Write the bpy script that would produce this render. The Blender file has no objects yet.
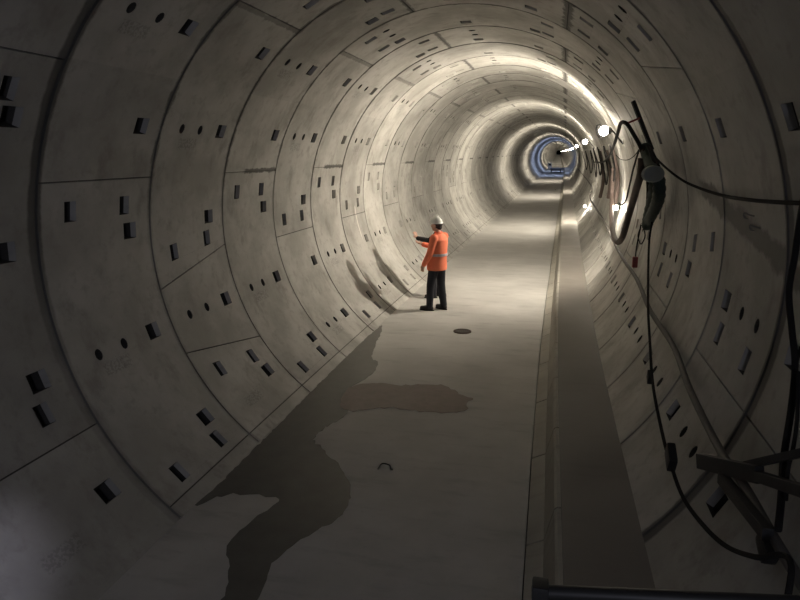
import bpy, bmesh, math, random
from mathutils import Vector, Matrix
random.seed(7)
PI = math.pi
S = bpy.context.scene
COL = S.collection

# ------------------------------------------------------------------ camera, world, exposure
cam = bpy.data.objects.new('camera', bpy.data.cameras.new('camera'))
COL.objects.link(cam)
cam.data.sensor_width = 36.0
cam.data.lens = 640.57 / 800 * 36
cam.data.clip_start = 0.05
cam.data.clip_end = 2000
cam.location = (1.2493, 0.0, 0.8158)
cam.rotation_euler = (math.radians(90 - 12.815), 0, math.radians(12.915))
S.camera = cam
w = bpy.data.worlds.new('world'); S.world = w; w.use_nodes = True
w.node_tree.nodes['Background'].inputs[0].default_value = (0.5, 0.6, 0.7, 1)
w.node_tree.nodes['Background'].inputs[1].default_value = 0.0
S.view_settings.view_transform = 'Standard'
S.view_settings.look = 'None'
S.view_settings.exposure = 0.0
S.view_settings.gamma = 1.0
S.view_settings.use_curve_mapping = False

LAMP_STRENGTH = 2150.0
GLOBE_STRENGTH = 70.0
PANEL_DIR = (-0.86, 0.48, -0.25)
LAMPS = [13.1, 25.5, 45.0, 70.0]          # warm bulkhead lamps
BLUE = [87.0, 106.0]                                         # bluish lamps further on
FARL = [128.0, 150.0, 180.0, 215.0, 265.0, 320.0, 400.0, 500.0, 620.0]
# cool work lamps on the platform behind the camera
def area(name, loc, target, size, power, col):
    l = bpy.data.lights.new(name, 'AREA'); l.size = size; l.energy = power; l.color = col
    o = bpy.data.objects.new(name, l); COL.objects.link(o); o.location = loc
    d = Vector(target) - Vector(loc); o.rotation_euler = d.to_track_quat('-Z', 'Y').to_euler()
    return o
area('platform_work_light', (1.7, -2.6, 0.9), (-2.6, 3.0, 0.2), 0.5, 40.0, (0.80, 0.82, 1.0))

sl = bpy.data.lights.new('platform_spot', 'SPOT'); sl.energy = 320.0; sl.color = (0.80, 0.78, 1.0); sl.spot_size = math.radians(15); sl.spot_blend = 0.8; sl.shadow_soft_size = .05
so = bpy.data.objects.new('platform_spot', sl); COL.objects.link(so); so.location = (0.2, -1.2, 0.6)
so.rotation_euler = (Vector((-2.15, 2.55, -1.75)) - so.location).to_track_quat('-Z', 'Y').to_euler()
# the tunnel bends gently to the right and climbs a little
def off(y):
    if y < 5: return 0.0
    if y < 13: return 0.0215 * (y - 5) ** 2 / 16
    if y < 110: return 0.0215 * (y - 9)
    return 0.0215 * 101 + 0.012 * (y - 110)
def offz(y): return 0.0 if y < 20 else 0.0035 * (y - 20)

# ------------------------------------------------------------------ node helpers
class NB:
    def __init__(s, name):
        s.m = bpy.data.materials.new(name); s.m.use_nodes = True
        s.t = s.m.node_tree; s.b = s.t.nodes['Principled BSDF']
    def n(s, typ, **kw):
        x = s.t.nodes.new(typ)
        for k, v in kw.items(): setattr(x, k, v)
        return x
    def put(s, sock, v):
        if hasattr(v, 'links') or isinstance(v, bpy.types.NodeSocket): s.t.links.new(v, sock)
        else: sock.default_value = v
    def math(s, op, a, b=0.0, c=0.0):
        x = s.n('ShaderNodeMath', operation=op)
        s.put(x.inputs[0], a); s.put(x.inputs[1], b); s.put(x.inputs[2], c)
        return x.outputs[0]
    def noise(s, vec, scale, detail=4.0, rough=0.6):
        x = s.n('ShaderNodeTexNoise'); s.put(x.inputs['Vector'], vec)
        x.inputs['Scale'].default_value = scale; x.inputs['Detail'].default_value = detail
        x.inputs['Roughness'].default_value = rough
        return x.outputs['Fac']
    def ramp(s, v, a, b, lo=0.0, hi=1.0):
        x = s.n('ShaderNodeMapRange', interpolation_type='SMOOTHSTEP'); s.put(x.inputs[0], v)
        x.inputs[1].default_value = a; x.inputs[2].default_value = b
        x.inputs[3].default_value = lo; x.inputs[4].default_value = hi
        return x.outputs[0]
    def mix(s, f, a, b):
        x = s.n('ShaderNodeMix', data_type='RGBA'); s.put(x.inputs[0], f)
        s.put(x.inputs[6], a); s.put(x.inputs[7], b)
        return x.outputs[2]
    def comb(s, x_, y_, z_):
        x = s.n('ShaderNodeCombineXYZ'); s.put(x.inputs[0], x_); s.put(x.inputs[1], y_); s.put(x.inputs[2], z_)
        return x.outputs[0]
    def pos(s):
        tc = s.n('ShaderNodeTexCoord'); sp = s.n('ShaderNodeSeparateXYZ')
        s.t.links.new(tc.outputs['Object'], sp.inputs[0])
        return tc.outputs['Object'], sp.outputs[0], sp.outputs[1], sp.outputs[2]
    def bump(s, h, strength=0.3, dist=0.01):
        x = s.n('ShaderNodeBump'); x.inputs['Strength'].default_value = strength
        x.inputs['Distance'].default_value = dist; s.put(x.inputs['Height'], h)
        s.t.links.new(x.outputs[0], s.b.inputs['Normal'])

def simple(name, col, rough=0.6, metal=0.0, var=0.12, scale=20.0, emit=None):
    k = NB(name); p, x, y, z = k.pos()
    n = k.noise(p, scale)
    d = [c * (1 - var) for c in col]; l = [min(1, c * (1 + var)) for c in col]
    k.put(k.b.inputs['Base Color'], k.mix(n, (*d, 1), (*l, 1)))
    k.b.inputs['Roughness'].default_value = rough; k.b.inputs['Metallic'].default_value = metal
    if emit:
        k.b.inputs['Emission Color'].default_value = (*emit[0], 1); k.b.inputs['Emission Strength'].default_value = emit[1]
    return k.m

def lining_material():
    k = NB('precast_concrete_lining'); p, x, y, z = k.pos()
    um = k.n('ShaderNodeUVMap', uv_map='lining'); sp_ = k.n('ShaderNodeSeparateXYZ'); k.t.links.new(um.outputs[0], sp_.inputs[0])
    y = sp_.outputs[0]; th = k.math('MULTIPLY', sp_.outputs[1], 100.0)     # metres along, degrees round the ring
    r = k.math('DIVIDE', k.math('SUBTRACT', y, 4.3), 1.5)
    fr = k.math('FRACT', k.math('ADD', r, 100.0))
    dj = k.math('MULTIPLY', k.math('MINIMUM', fr, k.math('SUBTRACT', 1.0, fr)), 1.5)   # metres from a ring joint
    par = k.math('MODULO', k.math('FLOOR', k.math('ADD', r, 100.0)), 2.0)              # 0 even 1 odd
    uv = k.comb(y, k.math('MULTIPLY', th, 0.0471), 0.0)
    n1 = k.noise(uv, 1.1, 5, 0.6); n2 = k.noise(uv, 7.0, 5, 0.65); n3 = k.noise(uv, 60.0, 3, 0.6)
    wav = k.noise(uv, 3.0, 4, 0.7)
    tone = k.n('ShaderNodeAttribute', attribute_name='tone').outputs['Fac']
    # stretched run marks round the ring
    uvs = k.comb(k.math('MULTIPLY', y, 1.7), k.math('MULTIPLY', th, 0.0471), 3.0)
    n4 = k.noise(uvs, 1.6, 5, 0.65)
    base = k.mix(k.ramp(n1, 0.35, 0.65), (0.37, 0.36, 0.325, 1), (0.53, 0.52, 0.48, 1))
    base = k.mix(k.ramp(n2, 0.50, 0.72, 0, 0.7), base, (0.33, 0.315, 0.28, 1))
    base = k.mix(k.ramp(n4, 0.52, 0.72, 0, 0.65), base, (0.25, 0.23, 0.20, 1))
    # dark seepage beside ring joints, strongest near the crown of some rings
    jw = k.math('SUBTRACT', dj, k.math('MULTIPLY', k.math('SUBTRACT', wav, 0.40), 0.15))
    seep = k.ramp(jw, 0.04, 0.0)
    up = k.ramp(k.math('ABSOLUTE', k.math('SUBTRACT', th, 105.0)), 80.0, 50.0, 0.30, 1.0)
    base = k.mix(k.math('MULTIPLY', seep, k.math('MULTIPLY', up, 0.8)), base, (0.075, 0.072, 0.06, 1))
    # the old wide seal at the nearest joint
    j0 = k.math('ABSOLUTE', k.math('SUBTRACT', y, 4.28))
    j0 = k.math('SUBTRACT', j0, k.math('MULTIPLY', wav, 0.06))
    base = k.mix(k.math('MULTIPLY', k.ramp(j0, 0.055, 0.02), k.ramp(th, 205.0, 165.0, 0.25, 0.9)), base, (0.045, 0.043, 0.04, 1))
    # ragged sealing compound on the longitudinal joints
    def seal(t0, w, par_is_even, f0, f1, amt=0.85, ymin=-99.0):
        nonlocal base
        d = k.math('ABSOLUTE', k.math('SUBTRACT', th, t0))
        d = k.math('SUBTRACT', d, k.math('MULTIPLY', k.math('SUBTRACT', n2, 0.45), 2.6 * w))
        m = k.ramp(d, w, w * 0.4)
        m = k.math('MULTIPLY', m, k.ramp(fr, f0 - 0.03, f0 + 0.03)) if f0 > 0 else m
        m = k.math('MULTIPLY', m, k.math('GREATER_THAN', y, ymin))
        pm = k.math('SUBTRACT', 1.0, par) if par_is_even else par
        m = k.math('MULTIPLY', k.math('MULTIPLY', m, pm), amt)
        base = k.mix(m, base, (0.06, 0.056, 0.05, 1))
    seal(167.1, 0.75, True, 0.35, 1.0, 0.8, 7.0)
    seal(60.0, 1.5, True, 0.0, 1.0)
    seal(103.0, 0.9, True, 0.0, 1.0, 0.7)
    seal(126.6, 0.8, False, 0.0, 1.0, 0.5)
    # slurry smear slanting across the right hand wall
    ln = k.math('SUBTRACT', th, k.math('MULTIPLY_ADD', y, 3.4, -11.5))
    ln = k.math('ABSOLUTE', k.math('ADD', ln, k.math('MULTIPLY', k.math('SUBTRACT', wav, 0.5), 6.0)))
    sm = k.math('MULTIPLY', k.ramp(ln, 2.6, 1.2), k.math('MULTIPLY', k.ramp(y, 6.9, 6.5), k.ramp(k.math('ABSOLUTE', th), 60.0, 30.0)))
    base = k.mix(k.math('MULTIPLY', sm, 0.8), base, (0.07, 0.066, 0.06, 1))
    # smudged stencil patches under the paired grout holes
    nf = k.noise(uv, 38.0, 2, 0.5)
    for tc, evn in ((202.9, True), (160.0, False), (224.6, False), (138.6, True)):
        mm = k.math('MULTIPLY', k.ramp(k.math('ABSOLUTE', k.math('SUBTRACT', th, tc)), 1.5, 1.1), k.ramp(k.math('ABSOLUTE', k.math('SUBTRACT', fr, 0.36)), 0.13, 0.11))
        mm = k.math('MULTIPLY', mm, k.math('MULTIPLY', k.ramp(nf, 0.47, 0.53), k.math('SUBTRACT', 1.0, par) if evn else par))
        base = k.mix(k.math('MULTIPLY', mm, 0.38), base, (0.14, 0.13, 0.12, 1))
    # one pale mineral run down the lining beyond the third ring
    run = k.math('ABSOLUTE', k.math('SUBTRACT', y, k.math('ADD', k.math('MULTIPLY_ADD', th, 0.004, 11.92), k.math('MULTIPLY', n2, 0.03))))
    run = k.math('MULTIPLY', k.ramp(run, 0.035, 0.012), k.math('MULTIPLY', k.ramp(th, 184.0, 185.5), k.ramp(th, 202.0, 196.0)))
    base = k.mix(k.math('MULTIPLY', run, 0.8), base, (0.85, 0.82, 0.75, 1))
    # colour of the first rings darkened to deepen the falloff of light
    near_shade = k.math('MULTIPLY', k.ramp(y, 7.2, 3.6, 0.0, 0.35), k.ramp(n1, 0.25, 0.6, 0.5, 1.0))
    base = k.mix(near_shade, base, (0.22, 0.215, 0.205, 1))
    hsv = k.n('ShaderNodeHueSaturation'); k.put(hsv.inputs['Value'], tone); k.put(hsv.inputs['Color'], base)
    hsv.inputs['Saturation'].default_value = 0.9
    k.put(k.b.inputs['Base Color'], hsv.outputs[0])
    k.b.inputs['Roughness'].default_value = 0.65; k.b.inputs['Specular IOR Level'].default_value = 0.3
    k.bump(k.math('ADD', k.math('MULTIPLY', n2, 0.6), k.math('MULTIPLY', n3, 0.25)), 0.25, 0.01)
    return k.m

def floor_material(name, c1, c2, rough, dim_near=False):
    k = NB(name); p, x, y, z = k.pos()
    a = k.noise(p, 0.9, 6, 0.6); b = k.noise(p, 14.0, 5, 0.7)
    st = k.noise(k.comb(k.math('MULTIPLY', x, 1.0), k.math('MULTIPLY', y, 4.0), 0.0), 1.5, 5, 0.6)
    base = k.mix(k.ramp(a, 0.3, 0.7), (*c1, 1), (*c2, 1))
    base = k.mix(k.ramp(st, 0.5, 0.75, 0, 0.4), base, tuple(v * 0.6 for v in c1) + (1,))
    base = k.mix(k.ramp(b, 0.6, 0.8, 0, 0.35), base, tuple(v * 0.55 for v in c1) + (1,))
    if dim_near:     # walkway colour darkened to brown on the nearer half, where little lamplight falls
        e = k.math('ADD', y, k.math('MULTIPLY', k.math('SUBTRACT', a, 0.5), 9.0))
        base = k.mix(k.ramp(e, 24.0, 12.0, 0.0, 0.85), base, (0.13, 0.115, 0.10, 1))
    k.put(k.b.inputs['Base Color'], base); k.b.inputs['Specular IOR Level'].default_value = 0.35
    k.put(k.b.inputs['Roughness'], k.ramp(a, 0.3, 0.7, rough - 0.08, rough + 0.1))
    k.bump(b, 0.15, 0.01)
    return k.m

M = {}
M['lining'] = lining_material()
M['pocket'] = simple('dirty_shaded_pocket_concrete', (0.045, 0.042, 0.038), 0.85, 0, 0.3, 30)  # dirt and bolts, with the recess shade darkened into the colour
M['joint'] = simple('rubber_gasket_joint', (0.05, 0.047, 0.042), 0.8, 0, 0.3, 30)
M['floor'] = floor_material('poured_concrete_floor', (0.40, 0.392, 0.37), (0.52, 0.51, 0.485), 0.6)
M['kerb'] = floor_material('kerb_concrete', (0.30, 0.29, 0.25), (0.40, 0.38, 0.33), 0.7)
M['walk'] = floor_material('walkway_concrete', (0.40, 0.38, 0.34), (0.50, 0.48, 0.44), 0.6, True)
M['wet'] = simple('wet_concrete', (0.085, 0.083, 0.076), 0.42, 0, 0.35, 5)
M['rust'] = simple('reddish_damp_mud', (0.20, 0.16, 0.142), 0.55, 0, 0.35, 9)
M['black'] = simple('black_rubber_cable', (0.022, 0.021, 0.02), 0.85, 0, 0.3, 30)
M['black'].node_tree.nodes['Principled BSDF'].inputs['Specular IOR Level'].default_value = 0.12
M['brownhose'] = simple('dusty_brown_rubber_hose', (0.085, 0.062, 0.052), 0.8, 0, 0.3, 12)
M['greyhose'] = simple('dusty_grey_hose', (0.085, 0.078, 0.07), 0.65, 0, 0.3, 15)
M['green'] = simple('dark_green_netting', (0.035, 0.05, 0.04), 0.85, 0, 0.4, 40)
M['steel'] = simple('dull_grey_steel', (0.22, 0.22, 0.21), 0.45, 0.7, 0.25, 15)
M['darksteel'] = simple('blackened_steel', (0.03, 0.03, 0.03), 0.5, 0.3, 0.3, 15)
M['paleplastic'] = simple('pale_grey_plastic', (0.26, 0.28, 0.25), 0.5, 0, 0.15, 15)
M['redplug'] = simple('dull_red_plastic', (0.22, 0.03, 0.025), 0.5, 0, 0.2, 15)
M['white'] = simple('white_shell', (0.80, 0.80, 0.77), 0.35, 0, 0.04, 10)
M['orange'] = simple('fluorescent_orange_cloth', (1.0, 0.235, 0.12), 0.8, 0, 0.12, 14)
M['silver'] = simple('silver_reflective_tape', (0.55, 0.50, 0.55), 0.4, 0.2, 0.1, 40)
M['navy'] = simple('dark_navy_cloth', (0.018, 0.019, 0.026), 0.85, 0, 0.3, 14)
M['darkcloth'] = simple('black_jacket_cloth', (0.015, 0.014, 0.015), 0.85, 0, 0.3, 14)
M['leather'] = simple('black_boot_leather', (0.015, 0.014, 0.013), 0.5, 0, 0.3, 25)
M['skin'] = simple('skin', (0.50, 0.30, 0.22), 0.55, 0, 0.06, 25)
M['hair'] = simple('dark_hair', (0.02, 0.015, 0.012), 0.7, 0, 0.3, 80)
M['eye'] = simple('eye', (0.06, 0.05, 0.05), 0.2, 0, 0.05, 10)
M['drain'] = simple('rusty_drain_iron', (0.06, 0.04, 0.032), 0.7, 0.3, 0.3, 25)
M['bluepaint'] = simple('blue_grey_paint', (0.20, 0.23, 0.30), 0.5, 0.1, 0.1, 3)
M['glow_warm'] = simple('lit_lamp_glass', (0.9, 0.88, 0.8), 0.4, 0, 0.02, 3, ((1.0, 0.89, 0.74), LAMP_STRENGTH))
M['globe_warm'] = simple('lit_globe_glass', (0.9, 0.88, 0.8), 0.4, 0, 0.02, 3, ((1.0, 0.89, 0.74), GLOBE_STRENGTH))
M['globe_blue'] = simple('lit_bluish_globe_glass', (0.85, 0.9, 1.0), 0.4, 0, 0.02, 3, ((0.50, 0.62, 1.0), GLOBE_STRENGTH))
M['globe_low'] = simple('lit_low_globe_glass', (0.9, 0.88, 0.8), 0.4, 0, 0.02, 3, ((1.0, 0.90, 0.76), 480.0))
M['glow_blue'] = simple('lit_bluish_lamp_glass', (0.85, 0.9, 1.0), 0.4, 0, 0.02, 3, ((0.50, 0.62, 1.0), LAMP_STRENGTH * 0.7))

# ------------------------------------------------------------------ mesh helpers
def link(name, me, mat=None, parent=None):
    o = bpy.data.objects.new(name, me); COL.objects.link(o)
    if mat:
        for m_ in (mat if isinstance(mat, (list, tuple)) else [mat]): me.materials.append(m_)
    if parent: o.parent = parent
    return o
def obj(name, bm, mat, parent=None, smooth=True):
    me = bpy.data.meshes.new(name)
    bmesh.ops.recalc_face_normals(bm, faces=bm.faces)
    bm.to_mesh(me); bm.free()
    if smooth:
        me.polygons.foreach_set('use_smooth', [True] * len(me.polygons))
        try: me.set_sharp_from_angle(angle=math.radians(40))
        except Exception: pass
    return link(name, me, mat, parent)
def tag(o, label=None, cat=None, group=None, kind=None):
    if label: o['label'] = label
    if cat: o['category'] = cat
    if group: o['group'] = group
    if kind: o['kind'] = kind
    return o
def empty(name, loc, label, cat, group=None):
    o = bpy.data.objects.new(name, None); COL.objects.link(o); o.location = loc; o.empty_display_size = 0.1
    return tag(o, label, cat, group)
def box(bm, c, s, rot=None, bevel=0.0):
    r = bmesh.ops.create_cube(bm, size=1.0); vs = r['verts']
    bmesh.ops.scale(bm, vec=s, verts=vs)
    if bevel:
        es = list({e for v in vs for e in v.link_edges})
        g = bmesh.ops.bevel(bm, geom=es, offset=bevel, segments=2, affect='EDGES', profile=0.7)
        vs = list({v for f in g['faces'] for v in f.verts} | {v for v in vs if v.is_valid})
    if rot: bmesh.ops.rotate(bm, cent=(0, 0, 0), matrix=rot, verts=vs)
    bmesh.ops.translate(bm, vec=c, verts=vs)
def beam(bm, a, b, wd, ht, bevel=0.004):
    a, b = Vector(a), Vector(b); d = b - a
    m_ = d.to_track_quat('X', 'Z').to_matrix()
    box(bm, (a + b) / 2, (d.length, wd, ht), m_, bevel)
def spline(pts, n=8):
    P = [Vector(p) for p in pts]
    if len(P) < 3: return P
    Q = [2 * P[0] - P[1]] + P + [2 * P[-1] - P[-2]]; out = []
    for i in range(1, len(Q) - 2):
        for j in range(n):
            t = j / n; a, b, c, d = Q[i - 1], Q[i], Q[i + 1], Q[i + 2]
            out.append(0.5 * ((2 * b) + (c - a) * t + (2 * a - 5 * b + 4 * c - d) * t * t + (3 * b - a - 3 * c + d) * t ** 3))
    out.append(P[-1]); return out
def tube(bm, pts, r, seg=8, smooth_n=8, radii=None, corr=0.0):
    P = spline(pts, smooth_n) if smooth_n else [Vector(p) for p in pts]
    prev = None; rings = []; up = Vector((0.13, 0.2, 0.97)).normalized()
    for i, p in enumerate(P):
        d = (P[min(i + 1, len(P) - 1)] - P[max(i - 1, 0)]).normalized()
        if prev is None:
            x = d.cross(up); x = x.normalized() if x.length > 1e-3 else d.cross(Vector((1, 0, 0))).normalized()
        else: x = (prev - d * prev.dot(d)).normalized()
        prev = x; y = d.cross(x)
        rr = r if radii is None else radii[0] + (radii[1] - radii[0]) * i / (len(P) - 1)
        if corr and i % 2: rr *= 1 - corr
        rings.append([bm.verts.new(p + (x * math.cos(2 * PI * k / seg) + y * math.sin(2 * PI * k / seg)) * rr) for k in range(seg)])
    for a, b in zip(rings, rings[1:]):
        for k in range(seg): bm.faces.new((a[k], a[(k + 1) % seg], b[(k + 1) % seg], b[k]))
    bm.faces.new(rings[0]); bm.faces.new(list(reversed(rings[-1])))
def lathe(bm, prof, seg=20, mat4=None):
    rings = []
    for r, z in prof:
        rings.append([bm.verts.new((r * math.cos(2 * PI * k / seg), r * math.sin(2 * PI * k / seg), z)) for k in range(seg)])
    for a, b in zip(rings, rings[1:]):
        for k in range(seg): bm.faces.new((a[k], a[(k + 1) % seg], b[(k + 1) % seg], b[k]))
    bm.faces.new(rings[0]); bm.faces.new(list(reversed(rings[-1])))
    if mat4: bmesh.ops.transform(bm, matrix=mat4, verts=[v for rg in rings for v in rg])
def BM(): return bmesh.new()

# ------------------------------------------------------------------ tunnel lining
R0 = 2.7
class Shell:
    def __init__(s): s.v = []; s.f = []; s.m = []; s.t = []; s.n = []
    def pt(s, th, y, r): a = math.radians(th); return (r * math.cos(a), y, r * math.sin(a))
    def face(s, pts, mat, tone, smooth_th=None):
        if smooth_th:
            P = [Vector(p) for p in pts]; g_ = (P[2] - P[0]).cross(P[3] - P[1])
            if g_.x * P[0].x + g_.z * P[0].z > 0: pts = pts[::-1]; smooth_th = list(smooth_th)[::-1]
        i = len(s.v); s.v += pts; s.f.append(tuple(range(i, i + len(pts)))); s.m.append(mat); s.t.append(tone)
        if smooth_th: s.n += [(-math.cos(math.radians(t)), 0, -math.sin(math.radians(t))) for t in smooth_th]
        else:
            P = [Vector(p) for p in pts]; nn = (P[1] - P[0]).cross(P[2] - P[0])
            if nn.length < 1e-12 and len(P) > 3: nn = (P[2] - P[0]).cross(P[3] - P[0])
            nn.normalize(); s.n += [tuple(nn)] * len(pts)
    def quad(s, ta0, ta1, tb0, tb1, ya, yb, r, mat, tone):
        # corner order: (near,low) (near,high) (far,high) (far,low); ta* at near edge, tb* at far edge -> normal towards the axis
        pts = [s.pt(ta0, ya, r), s.pt(ta1, ya, r), s.pt(tb1, yb, r), s.pt(tb0, yb, r)]
        s.face(pts, mat, tone, (ta0, ta1, tb1, tb0))
    def build(s, name, mats):
        me = bpy.data.meshes.new(name); me.from_pydata(s.v, [], s.f)
        me.polygons.foreach_set('material_index', s.m)
        uv = me.uv_layers.new(name='lining')
        q = []
        for (x, y, z) in s.v:
            a = math.degrees(math.atan2(z, x)); q += [y, (a + 360 if a < -60 else a) / 100]
        uv.data.foreach_set('uv', q)
        me.vertices.foreach_set('co', [c for (x, y, z) in s.v for c in (x + off(y), y, z + offz(y))])
        me.polygons.foreach_set('use_smooth', [True] * len(s.f))
        a = me.attributes.new('tone', 'FLOAT', 'FACE'); a.data.foreach_set('value', s.t)
        me.normals_split_custom_set(s.n)
        return link(name, me, mats)

SQ = [221.2, 199.6, 178.0, 156.6, 135.2, 113.4, 91.8, 70.2, 48.6, 22.0, -7.0, -28.7]
def ring_bands(i):
    """bands of one ring: (near lo, near hi, far lo, far hi, kind, pockets)"""
    ev = i % 2 == 0
    if ev:
        ov = [135.2, 199.6, 91.8, -28.7, -7.0]
        joints = [(60, 60), (103, 103), (167.3, 167.3), (230.3, 230.3), (-18, -18)]
        rects = [(55, 55), (108.3, 108.3), (172.7, 172.7), (226.6, 226.6), (-12.5, -12.5)]
    else:
        ov = [156.6, 48.6, -28.7, 113.4] + ([199.6] if i <= 1 else [221.2])
        joints = [(126, 126), (33.5, 38.8), (230.3, 230.3)]
        rects = [(118.7, 118.7), (66, 66), (42.5, 43.5), (2.3, -2.4)]
        if i <= 1: joints += [(192, 186), (207.2, 212.6)]; rects += [(185.4, 182.4), (213.2, 217.0)]
        else: joints += [(188.2, 188.2)]; rects += [(183.3, 183.3)]
    if i < 0:
        joints = [(146.5, 146.5), (60, 60), (210.5, 210.5), (-18, -18)]
        rects = [(152.3, 152.3), (204.9, 204.9), (55, 55)]; ov = [178.0]
    B = []
    for q in SQ: B.append((q - 1.65, q + 1.65, q - 1.65, q + 1.65, 'P', [(1.08, 1.27, 'sq')] + ([(0.32, 0.41, 'ov'), (0.68, 0.77, 'ov')] if q in ov else [])))
    for a, b in rects: B.append((a - 1.85, a + 1.85, b - 1.85, b + 1.85, 'P', [(0.31, 0.45, 'rc'), (1.02, 1.16, 'rc')]))
    for a, b in joints: B.append((a - 0.13, a + 0.13, b - 0.13, b + 0.13, 'J', []))
    B.sort(key=lambda q: q[0] + q[2])
    return B

TH0, TH1 = -46.0, 240.0
SPLIT = [(TH0, 30.0, 'wall_right'), (30.0, 146.0, 'ceiling'), (146.0, TH1, 'wall_left')]
def pocket(sh, ta0, ta1, tb0, tb1, ya, yb, r, kind, tone):
    if kind == 'ov':
        tc = (ta0 + ta1) / 2; yc = (ya + yb) / 2; ht = 1.12; hy = (yb - ya) / 2 * 0.95; n = 12
        outer = []; inner = []; deep = []
        for k in range(n):
            a = 2 * PI * (k + 0.5) / n; c, s_ = math.cos(a), math.sin(a)
            inner.append((tc + ht * s_, yc + hy * c)); q = max(abs(c), abs(s_))
            outer.append((tc + (ta1 - ta0) / 2 * s_ / q, yc + (yb - ya) / 2 * c / q)); deep.append((tc + ht * .8 * s_, yc + hy * .8 * c + .004))
        for k in range(n):
            l = (k + 1) % n
            o1, o2, i1, i2 = outer[k], outer[l], inner[k], inner[l]
            sh.face([sh.pt(*o1, r), sh.pt(*o2, r), sh.pt(*i2, r), sh.pt(*i1, r)], 0, tone, (o1[0], o2[0], i2[0], i1[0]))
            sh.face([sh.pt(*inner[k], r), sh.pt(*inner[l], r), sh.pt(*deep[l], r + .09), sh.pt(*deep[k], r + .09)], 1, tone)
        # square corners of the cell
        for sx, sy in ((1, 1), (1, -1), (-1, -1), (-1, 1)):
            pass
        sh.face([sh.pt(*q, r + .09) for q in deep], 1, tone)
        return
    d = 0.12 if kind == 'sq' else 0.11
    def P(t, u, rr):   # t 0..1 across theta, u 0..1 across y
        tl = ta0 + (tb0 - ta0) * u; th_ = ta1 + (tb1 - ta1) * u
        return sh.pt(tl + (th_ - tl) * t, ya + (yb - ya) * u, rr)
    k = 0.16 if kind == 'sq' else 0.10
    c = [(0, 0), (1, 0), (1, 1), (0, 1)]; ci = [(k * .6, .06), (1 - k * .6, .06), (1 - k * .6, .80), (k * .6, .80)]
    for a in range(4):
        b = (a + 1) % 4
        if a == 2:      # far side: chamfer kept in lining colour as the lit sliver, recess darkened in colour
            e0, e1 = (1 - k * .2, .87), (k * .2, .87)
            sh.face([P(*c[2], r), P(*c[3], r), P(*e1, r + .045), P(*e0, r + .045)], 0, tone)
            sh.face([P(*e0, r + .045), P(*e1, r + .045), P(*ci[3], r + d), P(*ci[2], r + d)], 1, tone)
            sh.face([P(*c[2], r), P(*e0, r + .045), P(*ci[2], r + d)], 1, tone)
            sh.face([P(*c[3], r), P(*ci[3], r + d), P(*e1, r + .045)], 1, tone)
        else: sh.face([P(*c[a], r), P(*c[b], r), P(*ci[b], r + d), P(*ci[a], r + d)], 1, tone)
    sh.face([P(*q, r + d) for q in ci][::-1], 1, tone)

def build_ring(shells, i, detail):
    rnd = random.Random(i * 31 + 5)
    y0 = 4.3 + 1.5 * i; r = R0 + rnd.uniform(-0.004, 0.004)
    B = ring_bands(i) if detail else []
    g = 0.009; rt = rnd.uniform(0.86, 1.06)
    ya, yb = y0 + g, y0 + 1.5 - g
    for lo, hi, nm in SPLIT:
        sh = shells[nm]
        cur = (lo, lo)
        bands = [b for b in B if b[0] >= lo and b[1] <= hi]
        tone = rt * rnd.uniform(0.92, 1.06)
        def fill(c, d):
            n = max(1, math.ceil(max(d[0] - c[0], d[1] - c[1]) / 3.0))
            for q in range(n):
                f0, f1 = q / n, (q + 1) / n
                L = lambda f, e: c[e] + (d[e] - c[e]) * f
                sh.quad(L(f0, 0), L(f1, 0), L(f0, 1), L(f1, 1), ya, yb, r, 0, tone)
        for (a0, a1, b0, b1, kd, pk) in bands:
            if a0 > cur[0] or b0 > cur[1]: fill(cur, (a0, b0))
            if kd == 'J':
                rr = r + 0.02
                sh.quad(a0, a1, b0, b1, ya, yb, rr, 2, tone)
                sh.face([sh.pt(a0, ya, r), sh.pt(b0, yb, r), sh.pt(b0, yb, rr), sh.pt(a0, ya, rr)], 0, tone)
                sh.face([sh.pt(a1, ya, rr), sh.pt(b1, yb, rr), sh.pt(b1, yb, r), sh.pt(a1, ya, r)], 0, tone)
                tone = rt * rnd.uniform(0.9, 1.08)
            else:
                H = yb - ya
                def at(y): f = (y - ya) / H; return a0 + (b0 - a0) * f, a1 + (b1 - a1) * f
                y = ya
                for (p0, p1, kind) in sorted(pk):
                    j = rnd.uniform(-.008, .008); p0 += y0 + j; p1 += y0 + j
                    u = at(y); v = at(p0); sh.quad(u[0], u[1], v[0], v[1], y, p0, r, 0, tone)
                    u2 = at(p1)
                    if kind == 'ov':
                        pocket(sh, v[0], v[1], u2[0], u2[1], p0, p1, r, kind, tone)
                    else: pocket(sh, v[0], v[1], u2[0], u2[1], p0, p1, r, kind, tone)
                    y = p1
                u = at(y); v = at(yb); sh.quad(u[0], u[1], v[0], v[1], y, yb, r, 0, tone)
            cur = (a1, b1)
        fill(cur, (hi, hi))
        # ring joint groove in front of this ring
        n = math.ceil((hi - lo) / 3)
        for q in range(n):
            t0 = lo + (hi - lo) * q / n; t1 = lo + (hi - lo) * (q + 1) / n
            sh.quad(t0, t1, t0, t1, y0 - g, y0 + g, R0 + .025, 2, 1.0)
            sh.face([sh.pt(t0, y0 - g, R0 - .004), sh.pt(t1, y0 - g, R0 - .004), sh.pt(t1, y0 - g, R0 + .025), sh.pt(t0, y0 - g, R0 + .025)], 0, 1.0)
            sh.face([sh.pt(t0, y0 + g, R0 + .025), sh.pt(t1, y0 + g, R0 + .025), sh.pt(t1, y0 + g, R0 - .004), sh.pt(t0, y0 + g, R0 - .004)], 0, 1.0)
shells = {nm: Shell() for _, _, nm in SPLIT}
NR = 56
for i in range(-7, NR): build_ring(shells, i, True)
yy = 4.3 + 1.5 * NR
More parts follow.
